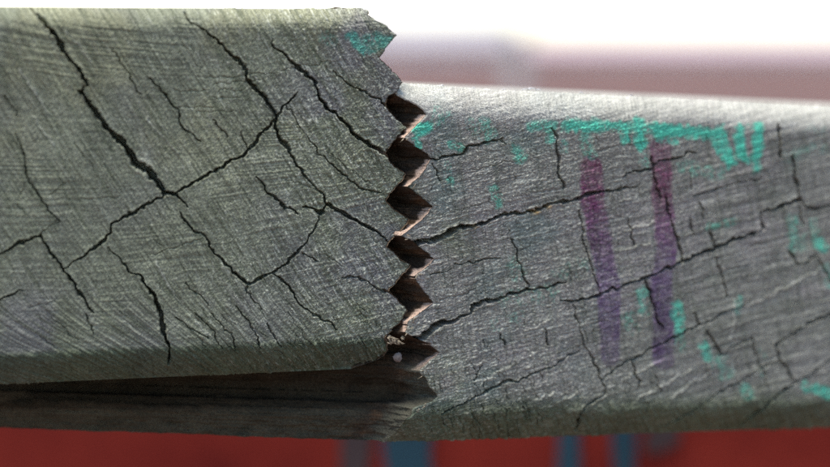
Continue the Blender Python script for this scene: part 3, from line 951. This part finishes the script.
# right board: lower, further back, long ridged scarf running on behind the left one
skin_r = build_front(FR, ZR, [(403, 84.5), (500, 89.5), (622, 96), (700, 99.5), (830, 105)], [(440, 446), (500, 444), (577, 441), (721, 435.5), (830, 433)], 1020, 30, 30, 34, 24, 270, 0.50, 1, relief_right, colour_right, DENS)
tR = np.concatenate([np.linspace(0, .16, 60), np.linspace(.16, 1, 160)[1:]])
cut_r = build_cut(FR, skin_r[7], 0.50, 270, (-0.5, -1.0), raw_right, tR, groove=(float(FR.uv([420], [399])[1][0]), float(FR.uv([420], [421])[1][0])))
orr = FR.world(*[np.array([x], float) for x in (250, float(skin_r[7]['v_edge'].min()), 100)])[0]
root_r = empty("right_board", orr, "purplish grey cracked board at right with two purple strokes and teal paint", "board")
bR = np.array([114.5, 160, 206.5, 259, 303, 352.5])
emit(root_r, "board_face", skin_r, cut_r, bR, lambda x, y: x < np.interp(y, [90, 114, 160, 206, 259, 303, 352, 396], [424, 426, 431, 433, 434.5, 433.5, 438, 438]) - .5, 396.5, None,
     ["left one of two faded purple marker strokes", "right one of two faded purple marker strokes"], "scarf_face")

# ------------------------------------------------------------------ loose bits and torn fibres at the joint
M_PALEWOOD = plain_material("pale_torn_wood", (0.25, 0.205, 0.14), 0.95, 0.55, 2500)
M_DUST = plain_material("pale_dust_fibre", (0.55, 0.53, 0.50), 0.9, 0.2, 900)
M_GRIT = plain_material("grit_grain", (0.20, 0.165, 0.14), 0.95, 0.35, 1200)


def sliver(pts, rad, seed):
    """torn fibre: tapered, twisted tube with a ragged section"""
    import bmesh
    r = np.random.default_rng(seed)
    bm = bmesh.new()
    pts = np.array(pts, float)
    prev = None
    m = 6
    for i, p in enumerate(pts):
        d = pts[min(i + 1, len(pts) - 1)] - pts[max(i - 1, 0)]
        d /= np.linalg.norm(d)
        a_ = np.cross(d, [0.2, 1, 0.1]); a_ /= np.linalg.norm(a_)
        b_ = np.cross(d, a_)
        t = i / (len(pts) - 1)
        rr = rad * (1.05 - t) ** .7 * (0.55 + .45 * min(1, t * 6))
        ring = [bm.verts.new(p + rr * r.uniform(.7, 1.3) * (math.cos(k * 2 * math.pi / m) * a_ + .55 * math.sin(k * 2 * math.pi / m) * b_)) for k in range(m)]
        if prev:
            for k in range(m):
                bm.faces.new((prev[k], prev[(k + 1) % m], ring[(k + 1) % m], ring[k]))
        else:
            bm.faces.new(ring[::-1])
        prev = ring
    bm.faces.new(prev)
    bmesh.ops.recalc_face_normals(bm, faces=bm.faces)
    return bm


def on_left(px, py, w):
    u, v = FL.uv([px], [py])
    return FL.world(u, v, np.array([float(w)]))[0]


def on_right(px, py, w):
    u, v = FR.uv([px], [py])
    return FR.world(u, v, np.array([float(w)]))[0]


rs = np.random.default_rng(11)
def lump(x, y, w, rx, rz, seed):
    import bmesh
    r = np.random.default_rng(seed)
    bm = bmesh.new()
    bmesh.ops.create_icosphere(bm, subdivisions=3, radius=1.0)
    c_ = on_left(x, y, w)
    for v in bm.verts:
        n_ = v.co.normalized()
        k = 1 + .28 * math.sin(4 * n_.x + 3 * n_.z + seed) * math.sin(3 * n_.z + seed) + r.normal(0, .11)
        v.co = Vector(c_) + Vector((n_.x * rx * k, n_.y * rx * .7 * k, n_.z * rz * k)) * S
    return bm


for i, (x, y, rx, rz) in enumerate([(389.5, 337.5, 2.6, 2.2), (394, 340.5, 3.6, 2.6), (399, 342.5, 2.8, 2.2), (391, 343, 2.2, 1.6), (403, 338, 2.2, 1.8)]):
    bm_obj("torn_fibre_lump", lump(x, y, 1.5, rx, rz, i + 1), M_PALEWOOD, root_l, False)
for i in range(12):                              # short torn fibres at the foot of the left board's end
    x, y = rs.uniform(387, 401), rs.uniform(336, 344)
    ang = rs.normal(.35, .35); L = rs.uniform(3, 6)
    pts = [on_left(x + t * L * math.cos(ang), y + t * L * math.sin(ang), .5 - 2.2 * math.sin(2.5 * t) + rs.normal(0, .3)) for t in np.linspace(0, 1, 5)]
    bm_obj("splinter", sliver(pts, rs.uniform(.5, 1.0) * S, i), M_PALEWOOD, root_l, True)
for i in range(22):                              # frayed fibres on the finger tips of the right board
    ty, tx = [(138, 404), (187, 409), (236, 403), (277, 415), (326, 407), (371, 419), (331, 407), (374, 421), (404, 426), (406, 418), (320, 409)][i % 11]
    x, y = tx + rs.uniform(-1, 4), ty + rs.uniform(-4, 4)
    ang = rs.normal(-.6, .5) + (math.pi if rs.random() < .4 else 0); L = rs.uniform(3, 7)
    pts = [on_right(x + t * L * math.cos(ang), y + t * L * math.sin(ang), -.6 - 1.4 * math.sin(2.6 * t)) for t in np.linspace(0, 1, 5)]
    bm_obj("splinter", sliver(pts, rs.uniform(.4, .9) * S, 60 + i), M_PALEWOOD, root_r, True)
for i, (x, y, L) in enumerate([(447, 87.5, 5), (449, 87, 4), (532, 90.5, 9), (538, 90, 9), (546, 91, 6), (481, 89.5, 4), (590, 94, 4), (411, 85.5, 4), (640, 97, 5), (512, 91, 4)]):
    pts = [on_right(x + t * L, y - 1.8 * math.sin(3.1 * t) + .5, 27 - 2 * t) for t in np.linspace(0, 1, 5)]
    bm_obj("splinter", sliver(pts, rs.uniform(.8, 1.3) * S, 90 + i), M_DUST, root_r, True)


def grain(center, rad, seed):
    import bmesh
    r = np.random.default_rng(seed)
    bm = bmesh.new()
    bmesh.ops.create_icosphere(bm, subdivisions=3, radius=1.0)
    ph = r.uniform(0, 6.28, 6)
    for v in bm.verts:
        n_ = v.co.normalized()
        k = 1 + .10 * math.sin(3 * n_.x + ph[0]) + .10 * math.sin(4 * n_.y + ph[1]) + .07 * math.sin(7 * n_.z + 5 * n_.x + ph[2]) + r.normal(0, .02)
        v.co = Vector(center) + n_ * k * rad
    return bm


cpos = on_left(398.5, 358.5, 6)
crumb = bm_obj("grit_grain", grain(cpos, 4.4 * S, 3), M_GRIT, None, True)
crumb["label"] = "small round pale grain of grit lodged at the foot of the zigzag joint"
crumb["category"] = "grit"
